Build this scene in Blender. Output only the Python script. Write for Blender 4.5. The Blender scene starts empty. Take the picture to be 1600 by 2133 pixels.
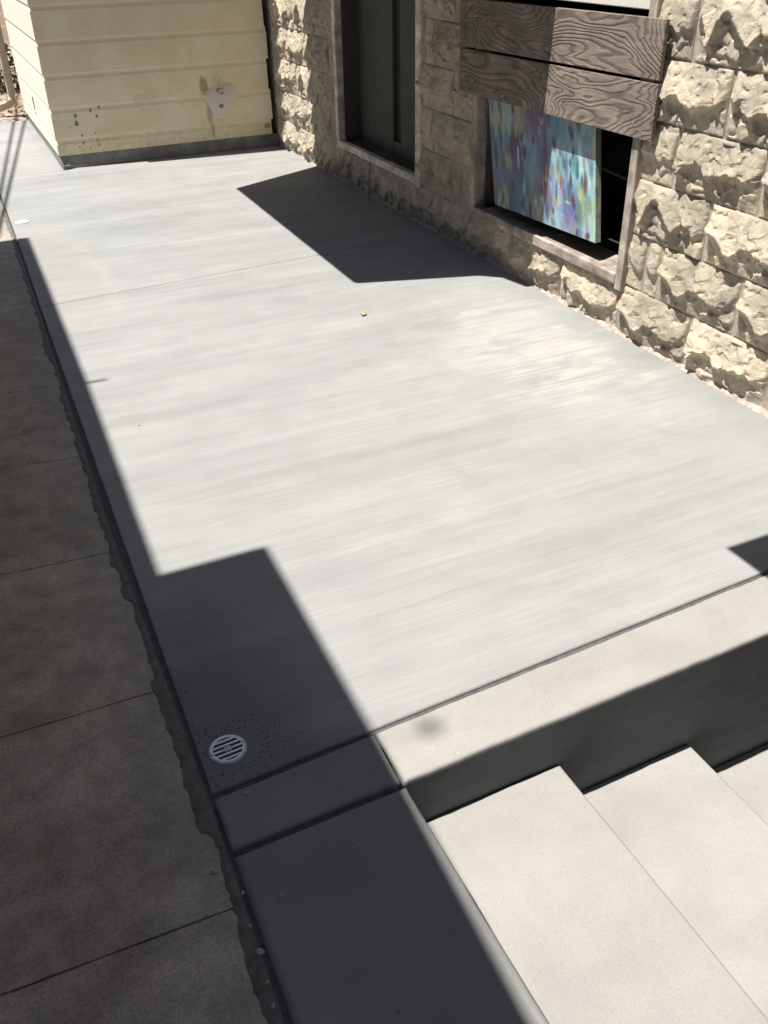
import bpy, math, random
import numpy as np
from mathutils import Vector, Matrix, noise
random.seed(7)
rng = np.random.default_rng(11)
S = bpy.context.scene
COL = S.collection

# ------------------------------------------------------------------ camera, sky, sun, exposure
R = ((0.9069194334888958, -0.420968735370053, -0.01680669512379601),
     (-0.24488783834018685, -0.49427684904626945, -0.8340985212358352),
     (0.34282223935024475, 0.7605759135915853, -0.5513594035372675))
cd = bpy.data.cameras.new('camera')
cam = bpy.data.objects.new('camera', cd); COL.objects.link(cam)
cd.sensor_fit = 'VERTICAL'; cd.sensor_height = 32; cd.sensor_width = 24
cd.lens = 1873.466 / 2133 * 32
cd.clip_start = 0.02; cd.clip_end = 500
cam.matrix_world = Matrix(((R[0][0], -R[1][0], -R[2][0], -2.309),
                           (R[0][1], -R[1][1], -R[2][1], -1.277),
                           (R[0][2], -R[1][2], -R[2][2], 1.430), (0, 0, 0, 1)))
S.camera = cam
T = 2.75                                   # sun: metres of drop per metre of +x travel
SUNDIR = Vector((1, -0.096, -T)).normalized()
W = bpy.data.worlds.new('World'); S.world = W; W.use_nodes = True
wn = W.node_tree.nodes; wl = W.node_tree.links
sky = wn.new('ShaderNodeTexSky'); sky.sky_type = 'NISHITA'; sky.sun_disc = False
sky.sun_elevation = math.atan2(T, math.hypot(1, .096)); sky.sun_rotation = math.radians(275.5)
sky.air_density = 1.0; sky.dust_density = .6; sky.ozone_density = 1.0
bg = wn['Background']; bg.inputs['Strength'].default_value = 0.05
wl.new(sky.outputs[0], bg.inputs['Color'])
sd = bpy.data.lights.new('sun', 'SUN'); sd.energy = 5.0; sd.angle = math.radians(.55); sd.color = (1.0, .955, .89)
sun = bpy.data.objects.new('sun', sd); COL.objects.link(sun)
sun.rotation_euler = SUNDIR.to_track_quat('-Z', 'Y').to_euler(); sun.location = (-4, .3, 9)
S.view_settings.view_transform = 'Standard'; S.view_settings.look = 'None'
S.view_settings.gamma = 1; S.view_settings.exposure = 0.75
S.view_settings.use_curve_mapping = False
S.render.engine = 'CYCLES'
S.cycles.max_bounces = 8; S.cycles.diffuse_bounces = 5

# ------------------------------------------------------------------ node helpers
class M:
    def __init__(s, name, rough=.8, spec=.3, metal=0):
        s.m = bpy.data.materials.new(name); s.m.use_nodes = True
        s.t = s.m.node_tree; s.n = s.t.nodes; s.l = s.t.links
        s.b = s.n['Principled BSDF']
        s.b.inputs['Roughness'].default_value = rough
        s.b.inputs['Specular IOR Level'].default_value = spec
        s.b.inputs['Metallic'].default_value = metal
        s.tc = s.n.new('ShaderNodeTexCoord').outputs['Object']
    def set(s, sock, v):
        if hasattr(v, 'is_output'): s.l.new(v, sock)
        elif isinstance(v, (tuple, list)):
            sock.default_value = tuple(v) + ((1,) if len(v) == 3 and sock.type == 'RGBA' else ())
        else: sock.default_value = v
    def mapp(s, sc=(1, 1, 1), rot=(0, 0, 0), loc=(0, 0, 0), src=None):
        n = s.n.new('ShaderNodeMapping'); s.l.new(src or s.tc, n.inputs['Vector'])
        n.inputs['Scale'].default_value = sc; n.inputs['Rotation'].default_value = rot; n.inputs['Location'].default_value = loc
        return n.outputs[0]
    def noise(s, vec=None, scale=5, det=4, rough=.55, dist=0):
        n = s.n.new('ShaderNodeTexNoise'); s.l.new(vec or s.tc, n.inputs['Vector'])
        n.inputs['Scale'].default_value = scale; n.inputs['Detail'].default_value = det
        n.inputs['Roughness'].default_value = rough; n.inputs['Distortion'].default_value = dist
        return n.outputs['Fac']
    def voro(s, vec=None, scale=5, feat='F1', out='Distance'):
        n = s.n.new('ShaderNodeTexVoronoi'); n.feature = feat; s.l.new(vec or s.tc, n.inputs['Vector'])
        n.inputs['Scale'].default_value = scale
        return n.outputs[out]
    def math(s, op, a, b=0.0, c=None, clamp=False):
        n = s.n.new('ShaderNodeMath'); n.operation = op; n.use_clamp = clamp
        s.set(n.inputs[0], a); s.set(n.inputs[1], b)
        if c is not None: s.set(n.inputs[2], c)
        return n.outputs[0]
    def rng(s, v, a, b, c=0.0, d=1.0, smooth=True):
        n = s.n.new('ShaderNodeMapRange'); n.interpolation_type = 'SMOOTHSTEP' if smooth else 'LINEAR'
        s.set(n.inputs[0], v)
        for i, x in enumerate((a, b, c, d)): n.inputs[i + 1].default_value = x
        return n.outputs[0]
    def mix(s, f, a, b, mode='MIX'):
        n = s.n.new('ShaderNodeMix'); n.data_type = 'RGBA'; n.blend_type = mode
        s.set(n.inputs[0], f); s.set(n.inputs[6], a); s.set(n.inputs[7], b)
        return n.outputs[2]
    def xyz(s, src=None):
        n = s.n.new('ShaderNodeSeparateXYZ'); s.l.new(src or s.tc, n.inputs[0]); return n.outputs
    def oval(s, c, r, wob=None, amt=.0):
        x, y, z = s.xyz()
        dx = s.math('DIVIDE', s.math('SUBTRACT', x, c[0]), r[0]); dy = s.math('DIVIDE', s.math('SUBTRACT', y, c[1]), r[1])
        d = s.math('SQRT', s.math('ADD', s.math('MULTIPLY', dx, dx), s.math('MULTIPLY', dy, dy)))
        if wob is not None: d = s.math('ADD', d, s.math('MULTIPLY', s.math('SUBTRACT', wob, .5), amt))
        return d
    def bump(s, h, strength=.3, dist=.01, prev=None):
        n = s.n.new('ShaderNodeBump'); s.set(n.inputs['Height'], h)
        n.inputs['Strength'].default_value = strength; n.inputs['Distance'].default_value = dist
        if prev is not None: s.l.new(prev, n.inputs['Normal'])
        return n.outputs[0]
    def out(s, col, bump=None, rough=None):
        s.set(s.b.inputs['Base Color'], col)
        if bump is not None: s.l.new(bump, s.b.inputs['Normal'])
        if rough is not None: s.set(s.b.inputs['Roughness'], rough)
        return s.m
    def grey(s, f, base, lo, hi):
        """multiply a colour by a factor running lo..hi with f"""
        v = s.rng(f, .3, .7, lo, hi, False)
        n = s.n.new('ShaderNodeCombineColor')
        for i in range(3): s.l.new(v, n.inputs[i])
        return s.mix(1.0, base, n.outputs[0], 'MULTIPLY')

def patio_mat(name, broom=True, base=(.295, .301, .297)):
    m = M(name, .72, .25)
    rot = (0, 0, math.radians(-3.2))
    big = m.noise(m.mapp((.9, 3.4, 1), rot), 1.3, 3)
    s1 = m.noise(m.mapp((.7, 16, 1), rot), 1.0, 4, .6)
    s2 = m.noise(m.mapp((1.6, 75, 1), rot), 1.0, 3, .6)
    s3 = m.noise(m.mapp((7, 330, 1), rot), 1.0, 2, .6)
    fine = m.noise(None, 260, 3, .7)
    mott = m.noise(None, 7, 5, .6)
    c = m.grey(big, base, .90, 1.08)
    if broom:
        c = m.grey(s1, c, .925, 1.06); c = m.grey(s2, c, .96, 1.03); c = m.grey(s3, c, .93, 1.05)
        ln = m.noise(m.mapp((1.1, 120, 1), rot), 1.0, 3, .7)
        ln2 = m.noise(m.mapp((.8, 38, 1), rot), 1.0, 3, .6)
        c = m.mix(m.math('MULTIPLY', m.rng(ln, .60, .70), .34), c, (.19, .19, .185))
        c = m.mix(m.math('MULTIPLY', m.math('MULTIPLY', m.rng(ln2, .60, .68), m.rng(fine, .45, .6)), .4), c, (.17, .17, .165))
        # pale dried bloom towards the stone wall
        w = m.oval((-.40, 1.42), (.46, .80), s1, 1.9)
        bl = m.noise(m.mapp((1, 1.6, 1)), 4.2, 5, .62, .3)
        w2 = m.math('MULTIPLY', m.rng(w, 1.05, .35), m.math('MULTIPLY', m.rng(s2, .25, .6), m.rng(bl, .36, .56)))
        c = m.mix(m.math('MULTIPLY', w2, .85), c, (.395, .384, .360))
        # greyer strip right along the wall
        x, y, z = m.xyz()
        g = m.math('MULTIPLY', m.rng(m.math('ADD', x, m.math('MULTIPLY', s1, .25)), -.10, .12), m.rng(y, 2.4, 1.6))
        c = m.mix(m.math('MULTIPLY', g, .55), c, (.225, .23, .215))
        # dried water mark with a lighter rim on the far left
        wob = m.noise(None, 3.0, 3)
        d = m.oval((-1.98, 3.35), (.26, .80), wob, .8)
        rim = m.math('MULTIPLY', m.rng(d, .55, .92), m.rng(d, 1.04, .98))
        ins = m.rng(d, 1.0, .75)
        c = m.mix(m.math('MULTIPLY', ins, .30), c, (.285, .275, .248))
        c = m.mix(m.math('MULTIPLY', rim, .28), c, (.345, .335, .305))
        shade_d = m.oval((-2.10, .02), (.26, .62), bl, .9)
        c = m.mix(m.math('MULTIPLY', m.rng(shade_d, 1.15, .35), .52), c, (.11, .113, .112))  # shade round the near drain deepened in the concrete colour
        scu = m.math('MULTIPLY', m.rng(m.noise(m.mapp((2.5, 9, 1), (0, 0, math.radians(60))), 3, 5, .7, .8), .64, .74), m.rng(bl, .5, .62))
        c = m.mix(m.math('MULTIPLY', scu, .30), c, (.40, .385, .37))
        dirt = m.math('MULTIPLY', m.rng(m.noise(None, 2.1, 6, .7, .6), .56, .74), .22)
        c = m.mix(dirt, c, (.20, .195, .18))
        # darker, rougher sweep nearer the camera
        d2 = m.oval((-1.3, .95), (1.0, .17), s1, 1.5)
        c = m.mix(m.math('MULTIPLY', m.rng(d2, 1.1, .2), .16), c, (.22, .22, .215))
    else:
        tr = m.noise(m.mapp((3, 3, 3)), 1.2, 4, .6, 1.2)
        pw = m.n.new('ShaderNodeVectorMath'); pw.operation = 'ADD'; m.l.new(m.tc, pw.inputs[0])
        nz_ = m.n.new('ShaderNodeTexNoise'); nz_.inputs['Scale'].default_value = 9; nz_.inputs['Detail'].default_value = 4; m.l.new(m.tc, nz_.inputs['Vector'])
        sc_ = m.n.new('ShaderNodeVectorMath'); sc_.operation = 'SCALE'; sc_.inputs['Scale'].default_value = .12; m.l.new(nz_.outputs['Color'], sc_.inputs[0]); m.l.new(sc_.outputs[0], pw.inputs[1])
        vp = m.n.new('ShaderNodeTexVoronoi'); vp.inputs['Scale'].default_value = 4.5; m.l.new(m.mapp((1.5, .8, .1), (0, 0, .4), (0, 0, 0), pw.outputs[0]), vp.inputs['Vector'])
        sep = m.n.new('ShaderNodeSeparateColor'); m.l.new(vp.outputs['Color'], sep.inputs[0])
        base = m.mix(m.math('MULTIPLY', sep.outputs[0], .36), base, (base[0] * .78, base[1] * .79, base[2] * .80))
        c = m.grey(tr, c, .94, 1.06)
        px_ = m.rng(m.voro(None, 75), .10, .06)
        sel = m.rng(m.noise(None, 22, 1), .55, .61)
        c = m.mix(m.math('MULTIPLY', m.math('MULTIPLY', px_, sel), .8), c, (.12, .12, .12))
    c = m.grey(mott, c, .965, 1.035)
    c = m.grey(fine, c, .90, 1.08)
    spk = m.math('MULTIPLY', m.rng(m.voro(None, 120), .10, .05), m.rng(m.noise(None, 9, 2), .60, .72))
    c = m.mix(m.math('MULTIPLY', spk, .6), c, (.15, .15, .15))
    if broom:
        h = m.math('ADD', m.math('MULTIPLY', s3, .5), m.math('MULTIPLY', fine, .35))
        h = m.math('ADD', h, m.math('MULTIPLY', s2, .7))
        b = m.bump(h, .22, .004)
    else:
        b = m.bump(m.math('ADD', fine, m.math('MULTIPLY', m.noise(None, 12, 3), 3.)), .16, .003)
    return m.out(c, b, m.rng(mott, .3, .7, .62, .82))
MAT_PATIO = patio_mat('broomed_concrete')
MAT_LAND = patio_mat('shaded_trowelled_concrete', False, (.232, .234, .228))  # darker copy of the trowelled concrete, deepening the landing's shade in its colour
MAT_STEP = patio_mat('trowelled_concrete', False, (.315, .308, .292))

def mat_old():
    m = M('old_concrete', .9, .15)
    a = m.noise(None, 2.2, 6, .6, .4); b = m.noise(None, 14, 5, .65); f = m.noise(None, 180, 3, .7)
    c = m.mix(m.rng(a, .35, .65), (.34, .295, .24), (.46, .405, .335))
    c = m.grey(b, c, .76, 1.24); c = m.grey(f, c, .74, 1.25)
    ag = m.math('MULTIPLY', m.rng(m.voro(None, 150), .35, .15), m.rng(m.noise(None, 5, 3), .45, .62))
    c = m.mix(m.math('MULTIPLY', ag, .4), c, (.42, .39, .34))
    rust = m.rng(m.noise(m.mapp(loc=(5, 2, 0)), 4.5, 4), .60, .74)
    c = m.mix(m.math('MULTIPLY', rust, .4), c, (.20, .115, .085))
    # cement haze splashed near the new slab
    x, y, z = m.xyz()
    edge = m.rng(m.math('ADD', x, m.math('MULTIPLY', m.math('SUBTRACT', m.noise(None, 9, 5), .5), .35)), -2.31, -2.17)
    c = m.mix(m.math('MULTIPLY', edge, m.rng(m.noise(None, 11, 5, .65), .40, .66, .15, .8)), c, (.30, .285, .275))
    pit = m.math('MULTIPLY', m.rng(m.voro(None, 90), .12, .05), m.rng(m.noise(None, 25, 2), .56, .64))
    c = m.mix(m.math('MULTIPLY', pit, .7), c, (.05, .045, .04))
    return m.out(c, m.bump(m.math('ADD', f, m.math('MULTIPLY', b, 1.5)), .35, .004))
MAT_OLD = mat_old()

def simple(name, col, lo=.85, hi=1.15, sc=20, rough=.8, bump=.2, spec=.3, metal=0, stretch=(1, 1, 1)):
    m = M(name, rough, spec, metal)
    v = m.mapp(stretch)
    n = m.noise(v, sc, 5, .6); n2 = m.noise(v, sc * 6, 3, .6)
    c = m.grey(n, col, lo, hi); c = m.grey(n2, c, 1 - (1 - lo) * .5, 1 + (hi - 1) * .5)
    return m.out(c, m.bump(n2, bump, .004) if bump else None)
MAT_SMEAR = simple('cement_smear', (.15, .147, .134), .75, 1.25, 30, .9, .25)
MAT_BED = simple('joint_bed', (.11, .11, .105), .7, 1.2, 60, .95, .5)
MAT_DIRT = simple('dirt', (.20, .14, .10), .5, 1.5, 6, .95, .8)
MAT_GRAVEL = simple('garden_soil', (.33, .26, .21), .55, 1.5, 18, .95, .9)

def mat_stone():
    m = M('rock_face_block', .92, .1)
    oi = m.n.new('ShaderNodeObjectInfo').outputs
    rv = m.n.new('ShaderNodeCombineXYZ'); m.l.new(oi['Random'], rv.inputs[0]); m.l.new(oi['Random'], rv.inputs[2])
    sc = m.n.new('ShaderNodeVectorMath'); sc.operation = 'SCALE'; m.l.new(rv.outputs[0], sc.inputs[0]); sc.inputs['Scale'].default_value = 37
    ad = m.n.new('ShaderNodeVectorMath'); m.l.new(m.tc, ad.inputs[0]); m.l.new(sc.outputs[0], ad.inputs[1])
    v = ad.outputs[0]
    a = m.noise(v, 9, 6, .62, .5); b = m.noise(v, 34, 5, .65); f = m.noise(v, 210, 3, .7)
    c = m.mix(m.rng(a, .38, .66), (.53, .455, .345), (.36, .318, .258))
    c = m.mix(m.math('MULTIPLY', m.rng(b, .52, .72), .55), c, (.30, .27, .225))
    c = m.grey(f, c, .84, 1.16)
    c = m.grey(m.math('ADD', m.math('MULTIPLY', oi['Random'], .4), .3), c, .86, 1.12)
    pit = m.math('MULTIPLY', m.rng(m.voro(v, 85), .16, .06), m.rng(m.noise(v, 20, 2), .52, .6))
    c = m.mix(m.math('MULTIPLY', pit, .6), c, (.12, .10, .08))
    # damp, grey splash zone just above the paving
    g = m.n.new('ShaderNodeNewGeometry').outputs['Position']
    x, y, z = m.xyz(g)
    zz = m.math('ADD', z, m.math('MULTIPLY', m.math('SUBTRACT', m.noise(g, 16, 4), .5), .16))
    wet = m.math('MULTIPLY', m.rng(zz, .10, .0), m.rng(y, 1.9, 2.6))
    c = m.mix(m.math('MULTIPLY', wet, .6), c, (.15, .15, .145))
    h = m.math('ADD', m.math('MULTIPLY', b, 1.6), m.math('MULTIPLY', f, .6))
    return m.out(c, m.bump(h, .55, .006))
MAT_STONE = mat_stone()
MAT_MORTAR = simple('mortar', (.40, .365, .305), .75, 1.25, 25, .95, .6)
MAT_RIDGE = simple('mortar_crumble', (.40, .345, .295), .6, 1.4, 45, .95, .9)

def mat_wood(name, cold, coll, grain_y=True, scale=1.0, contour=False):
    m = M(name, .85, .15)
    if contour:
        v = m.mapp((1, .5, 1.7))
        n = m.noise(v, 2.7 * scale, 4, .34, .5)
        lines = m.math('FRACT', m.math('MULTIPLY', n, 40))
        l = m.math('MULTIPLY', m.rng(lines, .0, .5), m.rng(lines, 1.0, .8))
        st = m.noise(m.mapp((1, 4, 60)), 1.5, 4, .6)
    else:
        v = m.mapp((30, 3, 30) if grain_y else (30, 30, 3))
        l = m.noise(v, 1.4 * scale, 5, .65); l = m.rng(l, .3, .7); st = m.noise(None, 18, 4)
    c = m.mix(m.math('MULTIPLY_ADD', l, .8, .15) if contour else l, cold, coll)
    c = m.grey(st, c, .78, 1.22); c = m.grey(m.noise(None, 9, 4), c, .74, 1.22)
    c = m.grey(m.noise(None, 160, 2), c, .9, 1.1)
    h = m.math('ADD', m.math('MULTIPLY', l, 1.0), m.math('MULTIPLY', st, .35))
    return m.out(c, m.bump(h, .5, .003))
MAT_PLY = mat_wood('weathered_board', (.135, .105, .085), (.255, .212, .178), contour=True)
MAT_FRAMEW = mat_wood('peeling_frame_wood', (.31, .265, .225), (.47, .40, .345), False)
MAT_SILLW = mat_wood('sill_wood', (.26, .215, .185), (.40, .335, .29), True)
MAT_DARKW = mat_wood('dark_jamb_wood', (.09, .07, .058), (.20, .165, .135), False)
MAT_DOOR = simple('dark_door_paint', (.085, .082, .070), .85, 1.15, 8, .7, .1)
MAT_DOORF = mat_wood('door_frame_wood', (.62, .55, .44), (.76, .69, .57), False)
MAT_BLACK = simple('black_interior', (.045, .040, .034), .8, 1.2, 8, .9, 0)
MAT_WHITE = simple('white_trim', (.72, .70, .64), .93, 1.06, 12, .6, .08)
MAT_TWINE = simple('pale_strip', (.25, .24, .23), .93, 1.06, 12, .6, .08)

def mat_siding():
    m = M('cream_paint', .55, .35)
    n = m.noise(None, 3.2, 4, .6); n2 = m.noise(m.mapp((4, 4, 14)), 8, 4, .6)
    c = m.mix(m.rng(n, .35, .65), (.78, .665, .44), (.84, .75, .54))
    c = m.grey(n2, c, .95, 1.04)
    x, y, z = m.xyz()
    c = m.mix(m.rng(y, 5.640, 5.652), c, (.88, .79, .66))  # side face painted paler to stand in for stronger sun
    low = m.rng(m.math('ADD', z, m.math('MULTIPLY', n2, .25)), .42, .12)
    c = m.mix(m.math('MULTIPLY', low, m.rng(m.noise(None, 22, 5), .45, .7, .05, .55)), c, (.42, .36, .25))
    spk = m.math('MULTIPLY', m.rng(m.voro(None, 26), .10, .05), m.rng(m.noise(None, 6, 2), .55, .62))
    c = m.mix(m.math('MULTIPLY', spk, .6), c, (.38, .27, .17))
    front = m.rng(y, 5.70, 5.66)
    def blob(cx, cz, rx, rz, col, amt, c):
        dx = m.math('DIVIDE', m.math('SUBTRACT', x, cx), rx); dz = m.math('DIVIDE', m.math('SUBTRACT', z, cz), rz)
        d = m.math('ADD', m.math('SQRT', m.math('ADD', m.math('MULTIPLY', dx, dx), m.math('MULTIPLY', dz, dz))),
                   m.math('MULTIPLY', m.math('SUBTRACT', m.noise(None, 40, 3), .5), .9))
        return m.mix(m.math('MULTIPLY', m.math('MULTIPLY', m.rng(d, 1.1, .6), front), amt), c, col)
    c = blob(-.535, .455, .035, .06, (.36, .22, .10), .75, c)      # rust beside the bag
    c = blob(-.515, .27, .022, .09, (.42, .26, .16), .6, c)        # drip below it
    c = blob(-.50, .15, .016, .06, (.38, .26, .17), .6, c)
    c = blob(-.085, .145, .03, .02, (.30, .12, .08), .75, c)
    c = blob(-1.0, .40, .05, .04, (.62, .58, .40), .5, c)
    c = blob(-.92, .42, .05, .06, (.70, .50, .36), .35, c)
    return m.out(c, m.bump(n2, .06, .003))
MAT_CREAM = mat_siding()
MAT_FOUND = simple('foundation_cement', (.24, .235, .22), .7, 1.25, 9, .92, .5)
MAT_STUCCO = simple('plain_wall', (.20, .185, .16), .9, 1.1, 6, .9, .2)
MAT_NEIGH = simple('dull_grey_siding', (.16, .145, .125), .9, 1.1, 5, .9, .2)
MAT_ROOFD = simple('dark_roofing', (.08, .075, .07), .8, 1.2, 20, .95, .3)
MAT_CABLE = simple('black_cable', (.03, .03, .03), .9, 1.1, 10, .6, 0)
MAT_POLE = simple('pole_wood', (.20, .15, .11), .8, 1.2, 12, .9, .4)
MAT_GRATE = simple('bright_grate_metal', (.86, .87, .88), .94, 1.04, 60, .34, .05, .5, .4)
MAT_HOLE = simple('drain_dark', (.015, .015, .015), .8, 1.2, 8, .9, 0)
MAT_PEBBLE = simple('pebble_grey', (.42, .39, .36), .8, 1.2, 60, .9, .4)
MAT_GRIT = simple('black_grit', (.03, .03, .028), .8, 1.2, 60, .9, 0)
MAT_LEAF = simple('yellow_leaf', (.75, .47, .07), .85, 1.15, 90, .6, .2)
MAT_LEAFD = simple('leaf_tip_brown', (.16, .07, .03), .85, 1.15, 90, .6, .2)
MAT_GREEN = simple('green_leaves', (.075, .12, .03), .6, 1.4, 14, .6, .2)
MAT_LITTER = simple('dry_leaf_litter', (.30, .18, .09), .5, 1.5, 14, .8, .2)
MAT_PIPE = simple('cream_pipe_paint', (.60, .53, .38), .92, 1.06, 14, .5, .05)
MAT_SPOT = simple('blue_grey_paint_spot', (.20, .24, .22), .85, 1.1, 60, .7, 0)
MAT_NAIL = simple('nail_metal', (.55, .53, .50), .9, 1.1, 60, .4, 0, .5, .8)
def mat_bag():
    m = M('cloudy_plastic', .35, .5)
    m.out((.82, .80, .77), m.bump(m.noise(None, 60, 4, .6, 1), .4, .006))
    m.b.inputs['Alpha'].default_value = .52
    return m.m
MAT_BAG = mat_bag()
MAT_PINK = simple('faded_pink_print', (.34, .13, .17), .5, 1.5, 80, .8, 0)
MAT_GREYT = simple('grey_lump', (.26, .22, .18), .8, 1.2, 60, .8, 0)

# ------------------------------------------------------------------ object helpers
def link(name, me, mat=None, parent=None, smooth=False):
    o = bpy.data.objects.new(name, me); COL.objects.link(o)
    if mat is not None and not me.materials: me.materials.append(mat)
    if parent is not None: o.parent = parent
    if smooth: me.polygons.foreach_set('use_smooth', [True] * len(me.polygons))
    return o
def mesh(name, V, F, mat=None, parent=None, smooth=False):
    me = bpy.data.meshes.new(name); me.from_pydata([tuple(map(float, v)) for v in V], [], F); me.update()
    return link(name, me, mat, parent, smooth)
def thing(name, label, cat, loc=(0, 0, 0), group=None):
    o = bpy.data.objects.new(name, None); COL.objects.link(o); o.empty_display_size = .1
    o['label'] = label; o['category'] = cat
    if group: o['group'] = group
    o.location = loc
    return o
def tag(o, label, cat, group=None):
    o['label'] = label; o['category'] = cat
    if group: o['group'] = group
    return o
class B:
    """collects solids into one mesh"""
    def __init__(s): s.V = []; s.F = []
    def box(s, x0, x1, y0, y1, z0, z1):
        n = len(s.V)
        s.V += [(x0, y0, z0), (x1, y0, z0), (x1, y1, z0), (x0, y1, z0), (x0, y0, z1), (x1, y0, z1), (x1, y1, z1), (x0, y1, z1)]
        s.F += [tuple(n + i for i in f) for f in ((0, 3, 2, 1), (4, 5, 6, 7), (0, 1, 5, 4), (1, 2, 6, 5), (2, 3, 7, 6), (3, 0, 4, 7))]
        return s
    def tube(s, pts, r, seg=10, caps=True, sq=None):
        n0 = len(s.V); P = [Vector(p) for p in pts]
        for i, p in enumerate(P):
            d = (P[min(i + 1, len(P) - 1)] - P[max(i - 1, 0)]).normalized()
            a = d.cross(Vector((0, 0, 1)) if abs(d.z) < .9 else Vector((0, 1, 0))).normalized(); b = d.cross(a)
            rr = r[i] if isinstance(r, (list, tuple)) else r
            for k in range(seg):
                t = 2 * math.pi * k / seg + (math.pi / seg if sq else 0)
                s.V.append(tuple(p + a * math.cos(t) * rr * (sq or 1) + b * math.sin(t) * rr))
        for i in range(len(P) - 1):
            for k in range(seg):
                k2 = (k + 1) % seg; q = n0 + i * seg
                s.F.append((q + k, q + k2, q + seg + k2, q + seg + k))
        if caps:
            s.F.append(tuple(n0 + k for k in range(seg))[::-1]); q = n0 + (len(P) - 1) * seg
            s.F.append(tuple(q + k for k in range(seg)))
        return s
    def prism(s, poly, z0, z1):
        n = len(s.V); k = len(poly)
        s.V += [(x, y, z0) for x, y in poly] + [(x, y, z1) for x, y in poly]
        s.F += [tuple(range(n, n + k))[::-1], tuple(range(n + k, n + 2 * k))]
        s.F += [(n + i, n + (i + 1) % k, n + k + (i + 1) % k, n + k + i) for i in range(k)]
        return s
    def build(s, name, mat, parent=None, bevel=0, smooth=False):
        o = mesh(name, s.V, s.F, mat, parent, smooth)
        if bevel:
            md = o.modifiers.new('bevel', 'BEVEL'); md.width = bevel; md.segments = 2; md.limit_method = 'ANGLE'
        return o

def slab(name, poly, ztop, thick, r, mat, parent, jit=.0008, step=.03, seed=0, zj=0.0):
    """cast slab: outline (counter-clockwise) with a hand-tooled rounded edge"""
    pts = []
    for i in range(len(poly)):
        a = Vector(poly[i]); b = Vector(poly[(i + 1) % len(poly)]); L = (b - a).length; k = max(1, min(160, int(L / step)))
        nrm = Vector(((b - a).y, -(b - a).x)).normalized()
        for j in range(k):
            p = a.lerp(b, j / k); w = 0 if j == 0 else 1
            o = (noise.noise(Vector((p.x * 9, p.y * 9, seed))) + .6 * noise.noise(Vector((p.x * 40, p.y * 40, seed)))) * jit * w
            pts.append((p.x + nrm.x * o, p.y + nrm.y * o))
    n = len(pts); V = []; F = []
    P = [Vector(p) for p in pts]; N = []
    for i in range(n):
        e1 = (P[i] - P[i - 1]).normalized(); e2 = (P[(i + 1) % n] - P[i]).normalized()
        n1 = Vector((-e1.y, e1.x)); n2 = Vector((-e2.y, e2.x)); m = (n1 + n2).normalized(); N.append(m / max(.4, m.dot(n1)))
    rings = [(0, -thick), (0, -r)] + [(r * (1 - math.cos(t)), -r * (1 - math.sin(t))) for t in (.4, .8, 1.2)] + [(r, 0)]
    for ins, dz in rings:
        for i in range(n):
            q = P[i] + N[i] * ins
            V.append((q.x, q.y, ztop + dz + (zj * noise.noise(Vector((q.x * 14, q.y * 14, seed + 5))) if dz > -r else 0)))
    for k in range(len(rings) - 1):
        for i in range(n):
            j = (i + 1) % n
            F.append((k * n + i, k * n + j, (k + 1) * n + j, (k + 1) * n + i))
    V_top0 = len(V)
    V += V[-n:]                                    # split so that the flat top keeps its own normals
    F.append(tuple(range(V_top0, V_top0 + n)))
    me = bpy.data.meshes.new(name); me.from_pydata(V, [], F); me.update()
    sm = [True] * len(F); sm[-1] = False; me.polygons.foreach_set('use_smooth', sm)
    return link(name, me, mat, parent)

# ------------------------------------------------------------------ the ground and the paving
def XJ(y):                                          # joint between the old walk and the new patio
    pts = [(-3, -2.19), (-.55, -2.160), (-.07, -2.150), (1., -2.146), (2.9, -2.103), (4.0, -2.081), (8, -2.03)]
    for (a, xa), (b, xb) in zip(pts, pts[1:]):
        if y <= b: return xa + (xb - xa) * (y - a) / (b - a)
    return pts[-1][1]
Y1 = lambda x: 3.061 + .0795 * x                    # transverse joints
Y2 = lambda x: .0305 + .0475 * x
YF = lambda x: -.162 + .022 * x                     # front edge of the platform band
g = B()
for (x0, x1, y0, y1) in ((-60, -1.83, -60, 60), (-1.83, .2, -.15, 60), (-1.83, .2, -60, -2.6), (.2, 60, -60, 60)):
    g.V += [(x0, y0, -.07), (x1, y0, -.07), (x1, y1, -.07), (x0, y1, -.07)]; n = len(g.V); g.F.append((n - 4, n - 3, n - 2, n - 1))
ground = g.build('ground', MAT_DIRT); ground['kind'] = 'structure'

bed = B().box(-2.19, -1.60, 5.60, 7.74, -.066, -.008).box(-2.19, .0, -.10, 5.60, -.066, -.008).box(-2.21, -1.83, -2.5, -.10, -.066, -.0115)
patio = bed.build('patio', MAT_BED); patio['kind'] = 'structure'
G = .0045
def seam(f, x, o): return (x, f(x) + o)
xa = lambda y: XJ(y) + .0035
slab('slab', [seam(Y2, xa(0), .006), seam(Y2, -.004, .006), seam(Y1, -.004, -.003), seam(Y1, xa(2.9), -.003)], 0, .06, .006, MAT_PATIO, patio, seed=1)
slab('slab', [seam(Y1, xa(2.9), .001), seam(Y1, -.004, .001), (-.004, 5.635), (-1.50, 5.635), (-1.56, 5.600), (xa(5.56), 5.560), (xa(4), 4.0)][::1], 0, .06, .005, MAT_PATIO, patio, seed=2)
slab('slab', [(xa(5.57), 5.564), (-1.60, 5.604), (-1.575, 7.72), (xa(7.75), 7.78)], 0, .06, .004, MAT_PATIO, patio, seed=3)
slab('edge_band', [(-1.7935, YF(-1.79)), (-.004, YF(0)), seam(Y2, -.004, -.006), seam(Y2, -1.790, -.006)], 0.001, .014, .008, MAT_STEP, patio, .0019, .010, seed=4, zj=.0007)
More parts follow.
